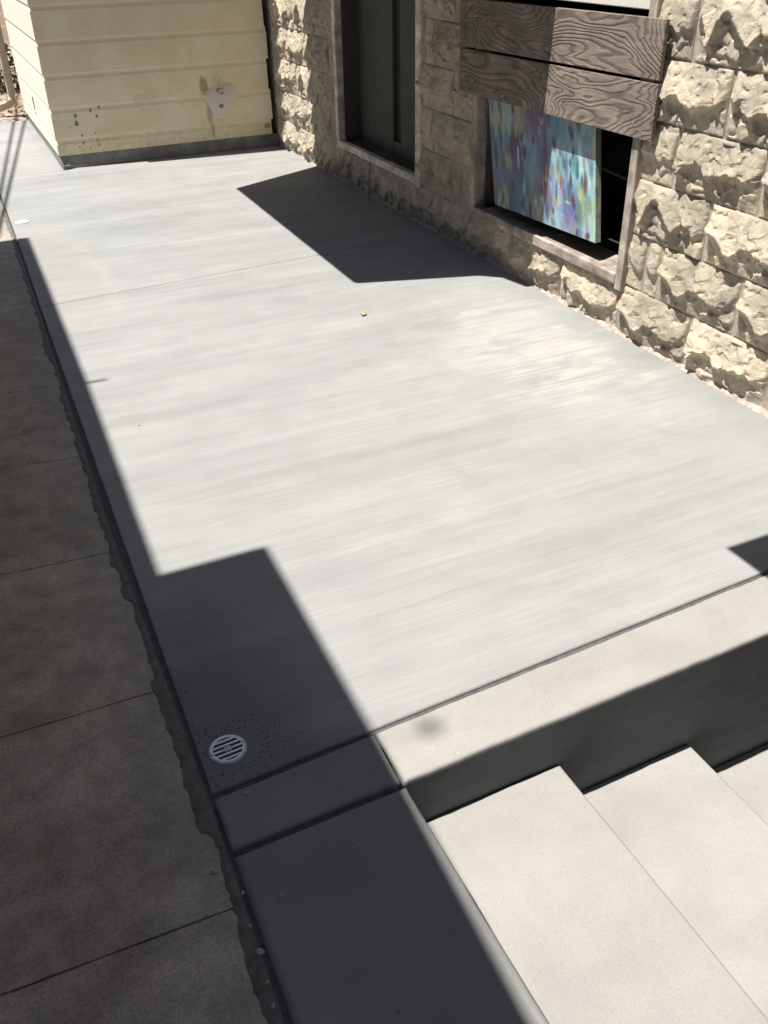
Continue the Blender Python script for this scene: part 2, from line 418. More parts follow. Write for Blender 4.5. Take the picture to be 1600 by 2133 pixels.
slab('edge_band', [(xa(-.2), YF(xa(-.2)) + .004), (-1.7975, YF(-1.8) + .004), seam(Y2, -1.794, -.006), seam(Y2, xa(-.08), -.006)], 0, .065, .009, MAT_LAND, patio, .0012, .02, seed=5)
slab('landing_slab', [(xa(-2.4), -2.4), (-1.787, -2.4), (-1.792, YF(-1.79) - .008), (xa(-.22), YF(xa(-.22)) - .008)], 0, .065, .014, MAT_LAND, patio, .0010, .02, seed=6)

# stairs going down to the right, beside the landing
st = B().box(-2.4, -1.802, -2.5, -.216, -1.0, -.0665).box(-1.80, .02, YF(-.9) + .012, -.13, -1.0, -.066)
stairs = st.build('stairs', MAT_STEP); stairs['kind'] = 'structure'
face = []                                          # riser wall under the platform edge, cast a little uneven
V = []; F = []; nx, nz = 150, 46
for i in range(nx + 1):
    for j in range(nz + 1):
        x = -1.7995 + 1.79 * i / nx; z = -.90 + (.9 - .012) * j / nz
        y = YF(x) + .0015 + .0016 * noise.noise(Vector((x * 6, z * 9, 3))) + .0010 * noise.noise(Vector((x * 30, z * 34, 8)))
        y += 0 * max(0, noise.noise(Vector((x * 16, z * 60, 1)))) * max(0, 1 + z / .03)
        V.append((x, y, z))
for i in range(nx):
    for j in range(nz): q = i * (nz + 1) + j; F.append((q, q + nz + 1, q + nz + 2, q + 1))
MAT_RISER = simple('shaded_formed_face', (.125, .130, .130), .85, 1.15, 5, .85, .25, stretch=(.6, 1, 1.6))  # base colour darkened to deepen the riser's shade
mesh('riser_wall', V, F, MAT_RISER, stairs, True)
mesh('landing_side', [(-1.7935, -2.5, -.9), (-1.7935, -.19, -.9), (-1.7935, -.19, -.05), (-1.7935, -2.5, -.05)], [(0, 1, 2, 3)], MAT_STEP, stairs)
for k, (x0, x1, z) in enumerate(((-1.795, -1.392, -.151), (-1.425, -1.003, -.287), (-1.04, -.612, -.440), (-.65, -.215, -.585), (-.25, .0, -.735))):
    slab('tread', [(x0, -2.45), (x1 + .012, -2.45), (x1 - .012 if k == 0 else x1, YF(x1) + .001), (x0, YF(x0) + .001)], z, .17, .006, MAT_STEP, stairs, .0008, .025, seed=20 + k)

# old walk
walk = B().box(-3.28, -2.19, -5, 12, -.068, -.012).box(-9, -3.28, 4.15, 12, -.068, -.012).build('old_walkway', MAT_BED); walk['kind'] = 'structure'
ys = [-3.2, -2.6, -2.02, -1.45, -.88, -.318, .266, .848, 1.425, 2.02, 2.60, 3.2, 3.8, 4.4, 5.0, 5.6, 6.2, 6.8, 7.7]
sl = [0, 0, 0, 0, 0, -.035, -.022, -.09, -.18, -.05, -.05, 0, 0, 0, 0, 0, 0, 0, 0]
for i in range(len(ys) - 1):
    a, b = ys[i], ys[i + 1]; xr = -2.171; w = 1.1
    fa = lambda x, i=i: ys[i] + sl[i] * (x - xr) + .0016; fb = lambda x, i=i: ys[i + 1] + sl[i + 1] * (x - xr) - .0016
    xr1 = XJ(a) - .007; xr2 = XJ(b) - .007
    slab('old_slab', [(-3.27, fa(-3.27)), (xr1, fa(xr1)), (xr2, fb(xr2)), (-3.27, fb(-3.27))], -.001, .06, .002, MAT_OLD, walk, .0013, .03, seed=40 + i)
# ragged smear of new cement lapping over the edge of the old walk
V = []; F = []; N = 900
for i in range(N + 1):
    y = -2.2 + 6.9 * i / N
    w = .019 + .013 * noise.noise(Vector((1, y * 3.1, 0))) + .012 * noise.noise(Vector((1, y * 13, 4))) + (.006 * noise.noise(Vector((1, y * 31, 9))) + .003 * noise.noise(Vector((1, y * 75, 3))) + .002 * noise.noise(Vector((1, y * 170, 2))))
    w = max(.003, w) + (.012 if -.15 < y < .3 else 0)
    x = XJ(y) - .0045
    V += [(x, y, -.012), (x, y, .0015), (x - w * .6, y, .0022), (x - w, y, .0006), (x - w - .002, y, -.0012)]
for i in range(N):
    for k in range(4): q = i * 5 + k; F.append((q, q + 1, q + 6, q + 5))
mesh('cement_smear', V, F, MAT_SMEAR, walk)

# ------------------------------------------------------------------ stone building on the right
stone = thing('stone_building', 'building of rough tan rock face block with a dark doorway and a boarded window', 'building')
H = .203; Bw = .406; Y0 = .680
WIN = (1.492, 2.69); DOOR = (3.285, 4.42); OPZ0 = H - .002; OPZ1 = 1.624
mw = B()
def wallbox(y0, y1, z0, z1): mw.box(.0005, .16, y0, y1, z0, z1)
wallbox(-4, 7.6, -1.0, OPZ0); wallbox(-4, WIN[0], OPZ0, OPZ1); wallbox(WIN[1], DOOR[0], OPZ0, OPZ1); wallbox(DOOR[1], 7.6, OPZ0, OPZ1); wallbox(-4, 7.6, OPZ1, 1.83)
mw.build('mortar_wall', MAT_MORTAR, stone)
B().box(.0, .3, -4, 7.6, 1.832, 7.0).build('upper_wall', MAT_STUCCO, stone)  # unseen; built tall and dark to cut the light reaching the shade
def lerp_tab(u, tab):
    for (a, xa_), (b, xb_) in zip(tab, tab[1:]):
        if u <= b: return xa_ + (xb_ - xa_) * (u - a) / max(1e-6, b - a)
    return tab[-1][1]
def block_mesh(w, seed, u0=0., u1=1., amp=1., extra=0.0):
    """rock face: upper part slopes out to a chipped ridge, the lower part is undercut; y runs -w/2..w/2, u from +y side"""
    rs = np.random.default_rng(seed)
    h = H - .009; w = w - .015
    nu = max(10, int(w / .0046)); nv = 42
    nc = 42 if w > .2 else 16
    cu = rs.random(nc) * (w + .02) - .01; cv = rs.random(nc) * (h + .02) - .01
    off = rs.normal(0, .0034, nc); gx = rs.normal(0, .27, nc); gz = rs.normal(0, .27, nc)
    rid = [(0, .50), (.07, .54), (.18, .45), (.30, .38), (.38, .48), (.47, .49), (.56, .42), (.66, .36), (.76, .46), (.88, .40), (1, .50)]
    am = [(0, .018), (.06, .032), (.3, .038), (.55, .035), (.78, .034), (.92, .025), (1, .015)]
    ju = rs.normal(0, .04 + extra, 11)
    rid = [(u, r + j) for (u, r), j in zip(rid, ju)]
    V = []; F = []
    Hh = np.zeros((nu + 1, nv + 1))
    for i in range(nu + 1):
        t = i / nu; u = u0 + (u1 - u0) * t; yy = t * w
        rv = min(.8, max(.2, lerp_tab(u, rid) + .05 * noise.noise(Vector((u * 14, seed, 0)))))
        A = lerp_tab(u, am) * amp
        for j in range(nv + 1):
            v = j / nv; zz = v * h
            if v > rv: d = A * (.10 + .90 * ((1 - v) / (1 - rv)) ** .95)
            else: d = A * (.16 + .16 * (v / rv) + .68 * (v / rv) ** 7)
            dist = (cu - yy) ** 2 + (cv - zz) ** 2 * 1.3
            wob = .006 * noise.noise(Vector((yy * 60, zz * 60, seed)))
            k = int(np.argmin(dist + wob * .05))
            d += (off[k] + gx[k] * (yy - cu[k]) * .5 + gz[k] * (zz - cv[k]) * .5) * amp * (.5 if v > rv + .06 else 1.15)
            # dimples and fine chips
            nn = noise.noise(Vector((yy * 36, zz * 44, seed + 3)))
            d += .0026 * nn + .0014 * noise.noise(Vector((yy * 110, zz * 110, seed)))
            if nn < -.42: d -= .004
            e = min(yy, w - yy, zz + .004, (h - zz) + .004)
            f = min(1, max(0, e / .0065))
            Hh[i, j] = .0015 + max(0, d) * f
    # light smoothing keeps crisp but not torn facets
    K = Hh.copy(); K[1:-1, 1:-1] = (Hh[1:-1, 1:-1] * 4 + Hh[:-2, 1:-1] + Hh[2:, 1:-1] + Hh[1:-1, :-2] + Hh[1:-1, 2:]) / 8
    for i in range(nu + 1):
        for j in range(nv + 1):
            V.append((-K[i, j], w / 2 - w * i / nu, -h / 2 + h * j / nv))
    id_ = lambda i, j: i * (nv + 1) + j
    for i in range(nu):
        for j in range(nv): F.append((id_(i, j), id_(i, j + 1), id_(i + 1, j + 1), id_(i + 1, j)))
    rim = [id_(i, 0) for i in range(nu + 1)] + [id_(nu, j) for j in range(1, nv + 1)] + [id_(i, nv) for i in range(nu - 1, -1, -1)] + [id_(0, j) for j in range(nv - 1, 0, -1)]
    b0 = len(V)
    for r_ in rim: V.append((.02, V[r_][1], V[r_][2]))
    m_ = len(rim)
    for k in range(m_): F.append((rim[k], rim[(k + 1) % m_], b0 + (k + 1) % m_, b0 + k))
    me = bpy.data.meshes.new('rock_block'); me.from_pydata(V, [], F); me.update()
    me.materials.append(MAT_STONE)
    return me
full = [block_mesh(Bw, 101), None, block_mesh(Bw, 103, extra=.08), block_mesh(Bw, 108, extra=.10), block_mesh(Bw, 115, extra=.08, u0=.25, u1=.98)]
cache = {}
def put_block(y0, y1, row):
    w = y1 - y0
    if w < .03: return
    if w > .39: me = full[random.choice((0, 2, 3, 4, 4))]
    else:
        key = (round(w, 2), row % 2)
        if key not in cache:
            u = 0 if row % 2 else .35
            cache[key] = block_mesh(w, 200 + len(cache), u, min(1, u + w / Bw), min(.85, .35 + w * 1.6))
        me = cache[key]
    o = link('block', me, None, stone)
    o.location = (random.uniform(-.0015, .002), (y0 + y1) / 2, (row + .5) * H)
for row in range(-3, 9):
    j0 = Y0 + (Bw / 2 if row % 2 else 0)
    ys_ = [j0 + Bw * k for k in range(-6, 18)]
    cuts = set(y for y in ys_ if y < 5.62)
    lim = [(-1.6, 5.62)]
    if row < 0: lim = [(-1.6, -.2)]
    if 1 <= row <= 7: lim = [(-1.6, WIN[0]), (WIN[1], DOOR[0]), (DOOR[1], 5.62)]
    if row == 1: cuts.add(1.372)
    if row == 1: cuts.add(2.80)
    if row == 4: cuts.add(3.215)
    for a, b in lim:
        e = sorted([a, b] + [c for c in cuts if a + .03 < c < b - .03])
        for p, q in zip(e, e[1:]): put_block(p, q, row)
# crumbly mortar left along the foot of the wall
V = []; F = []; N = 900; prof = 7
for i in range(N + 1):
    y = -.15 + 5.75 * i / N
    w = .012 + .009 * noise.noise(Vector((0, y * 5, 2))) + .006 * noise.noise(Vector((0, y * 22, 5)))
    if y > 2.2: w *= .45
    w = max(.003, w + .003)
    for k in range(prof):
        t = k / (prof - 1)
        rr = noise.noise(Vector((t * 3, y * 90, 7))) * .0028 + noise.noise(Vector((t * 2, y * 30, 1))) * .002
        V.append((.002 - (w + .006) * (t ** .8) + rr, y, .0005 + (.016 * (1 - t) ** 1.2 + rr) * (1 if t < 1 else 0)))
for i in range(N):
    for k in range(prof - 1): q = i * prof + k; F.append((q, q + prof, q + prof + 1, q + 1))
mesh('mortar_ridge', V, F, MAT_RIDGE, stone, True)

# window: old timber frame, deep dark inside
win = bpy.data.objects.new('window', None); COL.objects.link(win); win.parent = stone
def wobox(x0, x1, y0, y1, z0, z1): return B().box(x0, x1, y0, y1, z0, z1)
wobox(-.030, .03, 1.468, 1.508, .178, 1.60).build('frame_post', MAT_FRAMEW, win, .004)
wobox(-.030, .03, 2.636, 2.684, .200, 1.60).build('frame_post', MAT_FRAMEW, win, .004)
wobox(-.032, -.012, 1.509, 2.635, .196, .240).build('frame_sill', MAT_SILLW, win, .005)
wobox(-.0115, .16, 1.509, 2.635, .190, .229).build('sill_board', MAT_SILLW, win, .002)
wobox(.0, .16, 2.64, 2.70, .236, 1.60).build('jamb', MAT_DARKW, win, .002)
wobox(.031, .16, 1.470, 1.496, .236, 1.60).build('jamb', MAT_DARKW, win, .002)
wobox(-.028, .02, 1.509, 2.635, 1.153, 1.215).build('white_rail', MAT_WHITE, win, .003)
wobox(.01, .016, 1.509, 2.635, 1.176, 1.58).build('pane', MAT_BLACK, win)
i_ = B(); i_.box(.165, .62, 1.2, 3.0, .16, .20).box(.60, .62, 1.2, 3.0, .2, 1.7).box(.165, .6, 2.98, 3.0, .2, 1.7).box(.165, .6, 1.2, 1.22, .2, 1.7).box(.165, .6, 1.2, 3.0, 1.68, 1.7)
i_.build('dark_interior', MAT_BLACK, win)
mesh('inner_ledge', [(.30, 2.5, .515), (.30, 1.7, .472), (.32, 1.7, .48), (.32, 2.5, .523), (.30, 2.5, .503), (.30, 1.7, .46)], [(0, 1, 2, 3), (4, 5, 1, 0)], MAT_TWINE, win)

# doorway: pale frame round a shaded recess with dark door leaves
dr = bpy.data.objects.new('door', None); COL.objects.link(dr); dr.parent = stone
wobox(-.020, .03, 3.245, 3.305, .190, 1.60).build('frame_post', MAT_DOORF, dr, .006)
wobox(-.020, .03, 4.385, 4.430, .204, 1.60).build('frame_post', MAT_DOORF, dr, .006)
wobox(-.022, .02, 3.306, 4.384, .206, .248).build('threshold', MAT_DOORF, dr, .005)
wobox(.0205, .16, 3.306, 4.40, .200, .236).build('sill_board', MAT_DOOR, dr)
wobox(.03, .16, 4.386, 4.43, .236, 1.60).build('jamb', MAT_DOOR, dr)
wobox(.03, .16, 3.25, 3.304, .236, 1.60).build('jamb', MAT_DOOR, dr)
wobox(.135, .16, 3.90, 4.380, .238, 1.60).build('door_leaf', MAT_DOOR, dr, .004)
wobox(.135, .16, 3.306, 3.80, .238, 1.60).build('door_leaf', MAT_DOOR, dr, .004)
wobox(.135, .16, 3.801, 3.899, .238, .315).build('door_rail', MAT_DOOR, dr, .012)
wobox(.158, .17, 3.79, 3.91, .30, 1.60).build('gap_backing', MAT_BLACK, dr)

# two weathered boards nailed over the middle of the window
bc = thing('board_cover', 'two weathered swirly-grained boards nailed across the window above the painting', 'boards', (-.045, 2.1, .73))
def rel(o, p): o.parent = p; o.matrix_parent_inverse = Matrix.Translation(-Vector(p.location)); return o
XB0, XB1 = -.047, -.031
def plank(y0, y1, za0, za1, zb0, zb1, nm):          # heights at the y0 end (near) and the y1 end (far)
    b = B(); n = 0
    b.V = [(XB0, y0, za0), (XB1, y0, za0), (XB1, y1, zb0), (XB0, y1, zb0), (XB0, y0, za1), (XB1, y0, za1), (XB1, y1, zb1), (XB0, y1, zb1)]
    b.F = [(0, 3, 2, 1), (4, 5, 6, 7), (0, 1, 5, 4), (1, 2, 6, 5), (2, 3, 7, 6), (3, 0, 4, 7)]
    return rel(b.build(nm, MAT_PLY, None, .002), bc)
plank(1.392, 2.793, .949, 1.134, .934, 1.125, 'plank')
plank(1.389, 2.785, .752, .938, .742, .923, 'plank')
for (y, z) in ((1.50, 1.075), (1.497, .80), (1.93, .93 - .05), (1.95, .80), (2.65, 1.06), (2.66, .80), (1.45, .78)):
    b = B().tube([(XB0 - .0015, y, z), (XB0 + .001, y, z)], .004, 8); rel(b.build('nail', MAT_NAIL), bc)

# abstract painting standing behind the boards
pt = thing('painting', 'abstract painting in teal, yellow and purple brush strokes standing in the window opening', 'painting', (.01, 2.14, .29))
TL, TR, BR, BL = (.003, 2.612, .80), (.003, 1.787, .80), (.003, 1.697, .306), (.003, 2.492, .279)
nu, nv = 260, 150
img = np.zeros((nv, nu, 3))
def base_col(u, v):                                   # u from the far edge to the near one, v up
    anch = [(.03, .95, (.12, .25, .42)), (.10, .75, (.50, .50, .24)), (.2, .8, (.30, .50, .46)), (.32, .85, (.40, .30, .14)), (.45, .8, (.18, .10, .17)), (.55, .85, (.22, .12, .2)),
            (.65, .8, (.16, .34, .40)), (.8, .85, (.25, .38, .36)), (.95, .75, (.22, .42, .44)), (.05, .55, (.12, .2, .28)), (.28, .5, (.16, .06, .12)), (.42, .5, (.2, .42, .46)), (.55, .5, (.16, .08, .16)),
            (.68, .5, (.3, .5, .42)), (.82, .5, (.32, .62, .60)), (.95, .5, (.45, .70, .64)), (.1, .2, (.2, .2, .22)), (.3, .25, (.10, .2, .2)), (.45, .2, (.26, .25, .18)), (.55, .25, (.2, .08, .12)), (.66, .3, (.45, .62, .62)), (.76, .3, (.12, .2, .48)), (.78, .15, (.24, .18, .40)), (.92, .25, (.28, .42, .20)), (.97, .1, (.45, .65, .5)), (.65, .05, (.35, .6, .6)), (.2, .05, (.10, .16, .2))]
    wsum = 0; c = np.zeros(3)
    for a, b, col in anch:
        w = 1 / ((((u - a) * 1.6) ** 2 + (v - b) ** 2) ** 2.0 + 1e-4); c += w * np.array(col); wsum += w
    return c / wsum
for j in range(nv):
    for i in range(0, nu, 2):
        c = base_col(i / nu, j / nv); img[j, i] = c; img[j, min(i + 1, nu - 1)] = c
pr = np.random.default_rng(5)
yy, xx = np.mgrid[0:nv, 0:nu]
acc = [(.52, .44, .16), (.25, .52, .54), (.45, .07, .06), (.08, .14, .38), (.55, .72, .64), (.13, .05, .11), (.42, .52, .2), (.6, .6, .55), (.10, .26, .28)]
def stroke(u, v, lu, lv, col, tilt=0.):
    du = (xx / nu - u) / lu; dv = (yy / nv - v) / lv; du = du + dv * tilt
    m_ = np.clip(1.25 - (du ** 2 + dv ** 2) ** .5 * 1.1, 0, 1) ** .6
    tex = .82 + .3 * np.abs(np.sin(xx * 1.7 + yy * .12 + u * 40))
    m_ = (m_ > .25) * np.clip(m_, 0, .92)
    img[:] = img * (1 - m_[..., None]) + np.array(col) * tex[..., None] * m_[..., None]
for k in range(330):
    u, v = pr.random(), pr.random()
    c = base_col(u, v) * pr.uniform(.75, 1.3) if pr.random() < .88 else np.array(acc[pr.integers(len(acc))]) * .8
    stroke(u, v, pr.uniform(.010, .028), pr.uniform(.035, .12), np.clip(c, 0, 1), pr.normal(0, .25))
for (u, v, lu, lv, c) in ((.10, .84, .03, .16, (.52, .46, .18)), (.06, .70, .022, .13, (.50, .42, .15)), (.15, .75, .03, .17, (.50, .48, .22)), (.27, .62, .055, .15, (.13, .05, .10)), (.24, .55, .03, .10, (.15, .04, .07)),
                          (.29, .52, .012, .04, (.55, .62, .45)), (.29, .44, .014, .08, (.35, .5, .5)), (.56, .48, .022, .34, (.17, .07, .14)), (.55, .35, .014, .12, (.35, .06, .07)), (.66, .45, .02, .13, (.62, .55, .22)),
                          (.75, .52, .02, .10, (.10, .16, .42)), (.72, .60, .012, .06, (.75, .72, .62)), (.70, .38, .012, .07, (.55, .06, .05)), (.72, .31, .010, .05, (.50, .08, .06)), (.79, .28, .014, .05, (.60, .10, .07)), (.94, .66, .010, .09, (.55, .16, .14)),
                          (.83, .56, .05, .09, (.10, .38, .36)), (.80, .20, .04, .05, (.14, .18, .45)), (.75, .12, .03, .09, (.32, .18, .34)), (.86, .18, .03, .12, (.16, .28, .20)), (.88, .36, .035, .09, (.36, .50, .20)), (.93, .10, .015, .09, (.50, .24, .16)), (.98, .3, .012, .3, (.50, .66, .34)), (.87, .62, .02, .1, (.70, .80, .74)), (.76, .24, .03, .012, (.75, .6, .5))):
    stroke(u, v, lu, lv, c)
dk = [(.06, .03, .10), (.05, .10, .24), (.10, .04, .06), (.06, .18, .22), (.20, .42, .46), (.34, .52, .50), (.42, .38, .16), (.12, .24, .40)]
for k in range(95):
    u, v = pr.random(), pr.random() * .9
    near = u > .62
    c = np.array(dk[pr.integers(len(dk))]) * (1.5 if near and pr.random() < .6 else 1)
    stroke(u, v, pr.uniform(.010, .024), pr.uniform(.035, .10), c, pr.normal(0, .2))
V = []; F = []
for j in range(nv + 1):
    for i in range(nu + 1):
        u, v = i / nu, j / nv
        a = [BL[k] * (1 - u) + BR[k] * u for k in range(3)]; b = [TL[k] * (1 - u) + TR[k] * u for k in range(3)]
        p = [a[k] * (1 - v) + b[k] * v for k in range(3)]
        V.append((p[0] - .0012 * abs(noise.noise(Vector((u * 90, v * 22, 3)))), p[1], p[2]))
for j in range(nv):
    for i in range(nu): q = j * (nu + 1) + i; F.append((q, q + 1, q + nu + 2, q + nu + 1))
me = bpy.data.meshes.new('canvas'); me.from_pydata(V, [], F); me.update()
ca = me.color_attributes.new('paint', 'FLOAT_COLOR', 'POINT')
jj, ii = np.mgrid[0:nv + 1, 0:nu + 1]
cc = img[np.minimum(jj, nv - 1), np.minimum(ii, nu - 1)].reshape(-1, 3)
ca.data.foreach_set('color', np.concatenate([np.clip((cc * .8 + cc.mean(1, keepdims=True) * .2) * np.array([.80, .86, .98]), 0, 1), np.ones((len(cc), 1))], 1).astype(np.float32).ravel())
m = M('painted_canvas', .5, .4); at = m.n.new('ShaderNodeAttribute'); at.attribute_name = 'paint'
MAT_PAINT = m.out(at.outputs['Color'], m.bump(m.noise(m.mapp((1, 60, 12)), 3, 3), .2, .003))
rel(link('canvas', me, MAT_PAINT), pt)
b = B(); th = .026
b.V = [BL, BR, TR, TL] + [(p[0] + th, p[1], p[2]) for p in (BL, BR, TR, TL)]
b.V = [(p[0] + (.0006 if k < 4 else 0), p[1], p[2]) for k, p in enumerate(b.V)]
b.F = [(0, 4, 5, 1), (1, 5, 6, 2), (2, 6, 7, 3), (3, 7, 4, 0), (4, 7, 6, 5)]
rel(b.build('canvas_edge', simple('canvas_edge', (.24, .27, .20), .6, 1.4, 25, .8, .2)), pt)

# ------------------------------------------------------------------ cream clapboard house at the far end
house = thing('clapboard_house', 'cream clapboard house corner on a grey cement footing at the far end of the patio', 'house')
XC, YC = -1.592, 5.655
zs = [.086, .190, .389, .594, .797, 1.000, 1.203, 1.406, 1.609]
B().box(-1.591, -.085, YC + .001, 7.63, .07, 5.6).build('wall_core', MAT_STUCCO, house)
for k in range(len(zs) - 1):
    z0, z1 = zs[k], zs[k + 1]; h = z1 - z0; ch = .034
    prof_ = [(.0172, z0), (.0180, z0 + .003), (.0165, z1 - ch), (.0130, z1 - ch * .72), (.0102, z1 - ch * .35), (.0095, z1 + .003), (.001, z1 + .003), (.001, z0)]
    n = len(prof_); V = []
    for o_, z in prof_: V.append((XC - o_, YC - o_, z))
    for o_, z in prof_: V.append((-.052 + random.uniform(-.002, .002) + (.012 if k % 2 else 0), YC - o_, z))
    F = [(i, (i + 1) % n, n + (i + 1) % n, n + i) for i in range(n)] + [tuple(range(n))[::-1], tuple(range(n, 2 * n))]
    mesh('clapboard', V, F, MAT_CREAM, house)
    V = [(XC - o_, YC - o_, z) for o_, z in prof_] + [(XC - o_, 7.66, z) for o_, z in prof_]
    F = [(i, n + i, n + (i + 1) % n, (i + 1) % n) for i in range(n)] + [tuple(range(n)), tuple(range(n, 2 * n))[::-1]]
    mesh('clapboard', V, F, MAT_CREAM, house)
B().box(-1.625, -.052, 5.600, 5.654, 1.66, 5.6).box(-1.622, -1.5915, 5.655, 7.66, 1.615, 5.6).build('upper_wall', MAT_CREAM, house)
B().box(-1.70, .2, 5.655, 8.5, 5.601, 5.75).build('roof', MAT_ROOFD, house)
V = []; F = []; N = 120
for i in range(N + 1):
    x = -1.5935 + 1.592 * i / N
    for j in range(9):
        z = -.02 + .105 * j / 8
        y = 5.640 - .006 * (1 - j / 8) ** 2 + .0022 * noise.noise(Vector((x * 20, z * 40, 2))) - (.007 if z < .025 + .012 * noise.noise(Vector((x * 9, 0, 0))) else 0)
        V.append((x, y, z))
for i in range(N):
    for j in range(8): q = i * 9 + j; F.append((q, q + 9, q + 10, q + 1))
n = len(V); V += [(-1.5935, 5.634, -.02), (-1.5935, 7.64, -.02), (-1.5935, 7.64, .085), (-1.5935, 5.634, .085)]; F.append((n, n + 3, n + 2, n + 1))
mesh('footing', V, F, MAT_FOUND, house)
bb = B()
def spot(x, z, r, bb=bb):
    n = len(bb.V); k = 9; y = YC - .0190
    bb.V += [(x + r * math.cos(t * 6.283 / k) * random.uniform(.7, 1.2), y, z + r * 1.15 * math.sin(t * 6.283 / k) * random.uniform(.7, 1.2)) for t in range(k)]
    bb.F.append(tuple(range(n, n + k)))
for x, z, r in ((-1.45, .332, .013), (-1.452, .284, .014), (-1.345, .355, .010), (-1.31, .318, .009), (-1.285, .372, .008), (-1.43, .155, .008), (-1.33, .165, .007), (-1.46, .13, .006), (-1.39, .115, .006), (-1.325, .135, .006), (-1.43, .205, .007), (-1.34, .21, .006), (-1.50, .26, .004), (-1.15, .40, .004), (-.98, .34, .004), (-.7, .345, .004)): spot(x, z, r)
bb.build('paint_spots', MAT_SPOT, house)
B().box(-1.6130, -1.6090, 6.62, 6.70, .215, .222).box(-1.615, -1.6090, 6.66, 6.685, .24, .33).build('dark_slot', MAT_SPOT, house)  # thin dark boxes on the side boards

# dangling plastic bag caught on the clapboards
bag = thing('plastic_bag', 'crumpled cloudy plastic bag with a faded pink mark stuck on the cream siding', 'bag', (-.42, 5.62, .37))
out_ = [(-.432, .52), (-.42, .495), (-.395, .462), (-.345, .455), (-.290, .425), (-.300, .375), (-.335, .31), (-.38, .255), (-.44, .218), (-.480, .235), (-.505, .29), (-.528, .35), (-.560, .395), (-.520, .415), (-.475, .44), (-.455, .49)]
V = [(-.42, 5.598, .37)]; rings_ = 7; n = len(out_)
for r_ in range(1, rings_ + 1):
    f = r_ / rings_
    for (x, z) in out_:
        f2 = f * (1 + .10 * noise.noise(Vector((x * 60, z * 60, 1)))); X = -.42 + (x + .42) * f2; Z = .37 + (z - .37) * f2
        V.append((X, 5.628 - .030 * (1 - f ** 2) + .011 * noise.noise(Vector((X * 28, Z * 22, 5))) * (1 - .4 * f), Z))
F = [(0, 1 + (k + 1) % n, 1 + k) for k in range(n)]
for r_ in range(rings_ - 1):
    for k in range(n): a = 1 + r_ * n; F.append((a + k, a + (k + 1) % n, a + n + (k + 1) % n, a + n + k))
rel(mesh('bag_film', V, F, MAT_BAG, None, True), bag)
b = B()
for k in range(16):
    x = -.458 + .06 * random.random() + .0; z = .395 + .040 * random.random(); r_ = random.uniform(.004, .010); n = len(b.V)
    b.V += [(x + r_ * math.cos(t * 1.047) * random.uniform(.7, 1.3), 5.5915 - k * .0001, z + r_ * .7 * math.sin(t * 1.047)) for t in range(6)]; b.F.append(tuple(range(n, n + 6)))
rel(b.build('pink_print', MAT_PINK), bag)
b = B().tube([(-.431, 5.603, .315), (-.431, 5.596, .315)], [.017, .012], 8); rel(b.build('grey_lump', MAT_GREYT), bag)

# downspout beyond the house corner
dp = thing('downspout', 'cream metal downspout with its foot bent to the left beyond the clapboard corner', 'pipe', (-1.64, 8.1, 0))
rel(B().tube([(-1.655, 8.1, 5.6), (-1.655, 8.1, .17), (-1.665, 8.1, .12), (-1.70, 8.1, .085), (-1.85, 8.09, .055), (-1.98, 8.08, .04)], .042, 4, True, 1.1).build('pipe', MAT_PIPE, None, .008), dp)

# ------------------------------------------------------------------ garden strip, top left
soil = []
V = []; F = []; n1, n2 = 60, 50
for i in range(n1 + 1):
    for j in range(n2 + 1):
        x = -6 + 6.0 * i / n1; y = 7.80 + 6 * j / n2
        V.append((x, y, -.03 + .03 * noise.noise(Vector((x * 3, y * 3, 0))) + .05 * min(1, j / 8)))
for i in range(n1):
    for j in range(n2): q = i * (n2 + 1) + j; F.append((q, q + n2 + 1, q + n2 + 2, q + 1))
gd = mesh('garden_soil', V, F, MAT_GRAVEL); gd['kind'] = 'structure'
b = B()
for k in range(2600):
    x = random.uniform(-3.6, -1.2); y = random.uniform(7.85, 12.0); s_ = random.uniform(.012, .03); a = random.random() * 6.28; n = len(b.V)
    z = .03 + random.random() * .02
    dx, dy = math.cos(a) * s_, math.sin(a) * s_; tz = random.uniform(-.012, .018)
    b.V += [(x - dx, y - dy, z), (x - dy * .5, y + dx * .5, z + tz), (x + dx, y + dy, z + .004), (x + dy * .5, y - dx * .5, z - tz * .3)]; b.F.append((n, n + 1, n + 2, n + 3))
lt = b.build('leaf_litter', MAT_LITTER); lt['kind'] = 'stuff'; lt['label'] = 'dry brown leaf litter on the soil at the top left'
def bush(x, y, h, r, n, label, seed):
    rs = random.Random(seed)
    t = thing('garden_plant', label, 'plant', (x, y, 0))
    b = B()
    for k in range(7):
        a = rs.random() * 6.28; e = (x + math.cos(a) * r * .7, y + math.sin(a) * r * .7, h * rs.uniform(.6, 1))
        b.tube([(x, y, -.02), ((x * 2 + e[0]) / 3, (y * 2 + e[1]) / 3, e[2] * .55), e], [.008, .006, .002], 5)
    rel(b.build('stems', MAT_POLE), t)
    b = B()
    for k in range(n):
        a = rs.random() * 6.28; q = rs.random() ** .5 * r; z = .04 + h * rs.random() ** .8; c = Vector((x + math.cos(a) * q, y + math.sin(a) * q, z))
        d = Vector((rs.gauss(0, 1), rs.gauss(0, 1), rs.gauss(0, .5))).normalized() * rs.uniform(.018, .04); s_ = d.cross(Vector((rs.gauss(0, 1), rs.gauss(0, 1), 1))).normalized() * d.length * .45
        m_ = len(b.V); b.V += [tuple(c - d), tuple(c + s_), tuple(c + d), tuple(c - s_)]; b.F.append((m_, m_ + 1, m_ + 2, m_ + 3))
    o = rel(b.build('leaves', MAT_GREEN), t); o['kind'] = 'stuff'
bush(-2.12, 9.9, .45, .24, 700, 'low leafy green plant left of the cream downspout', 1)
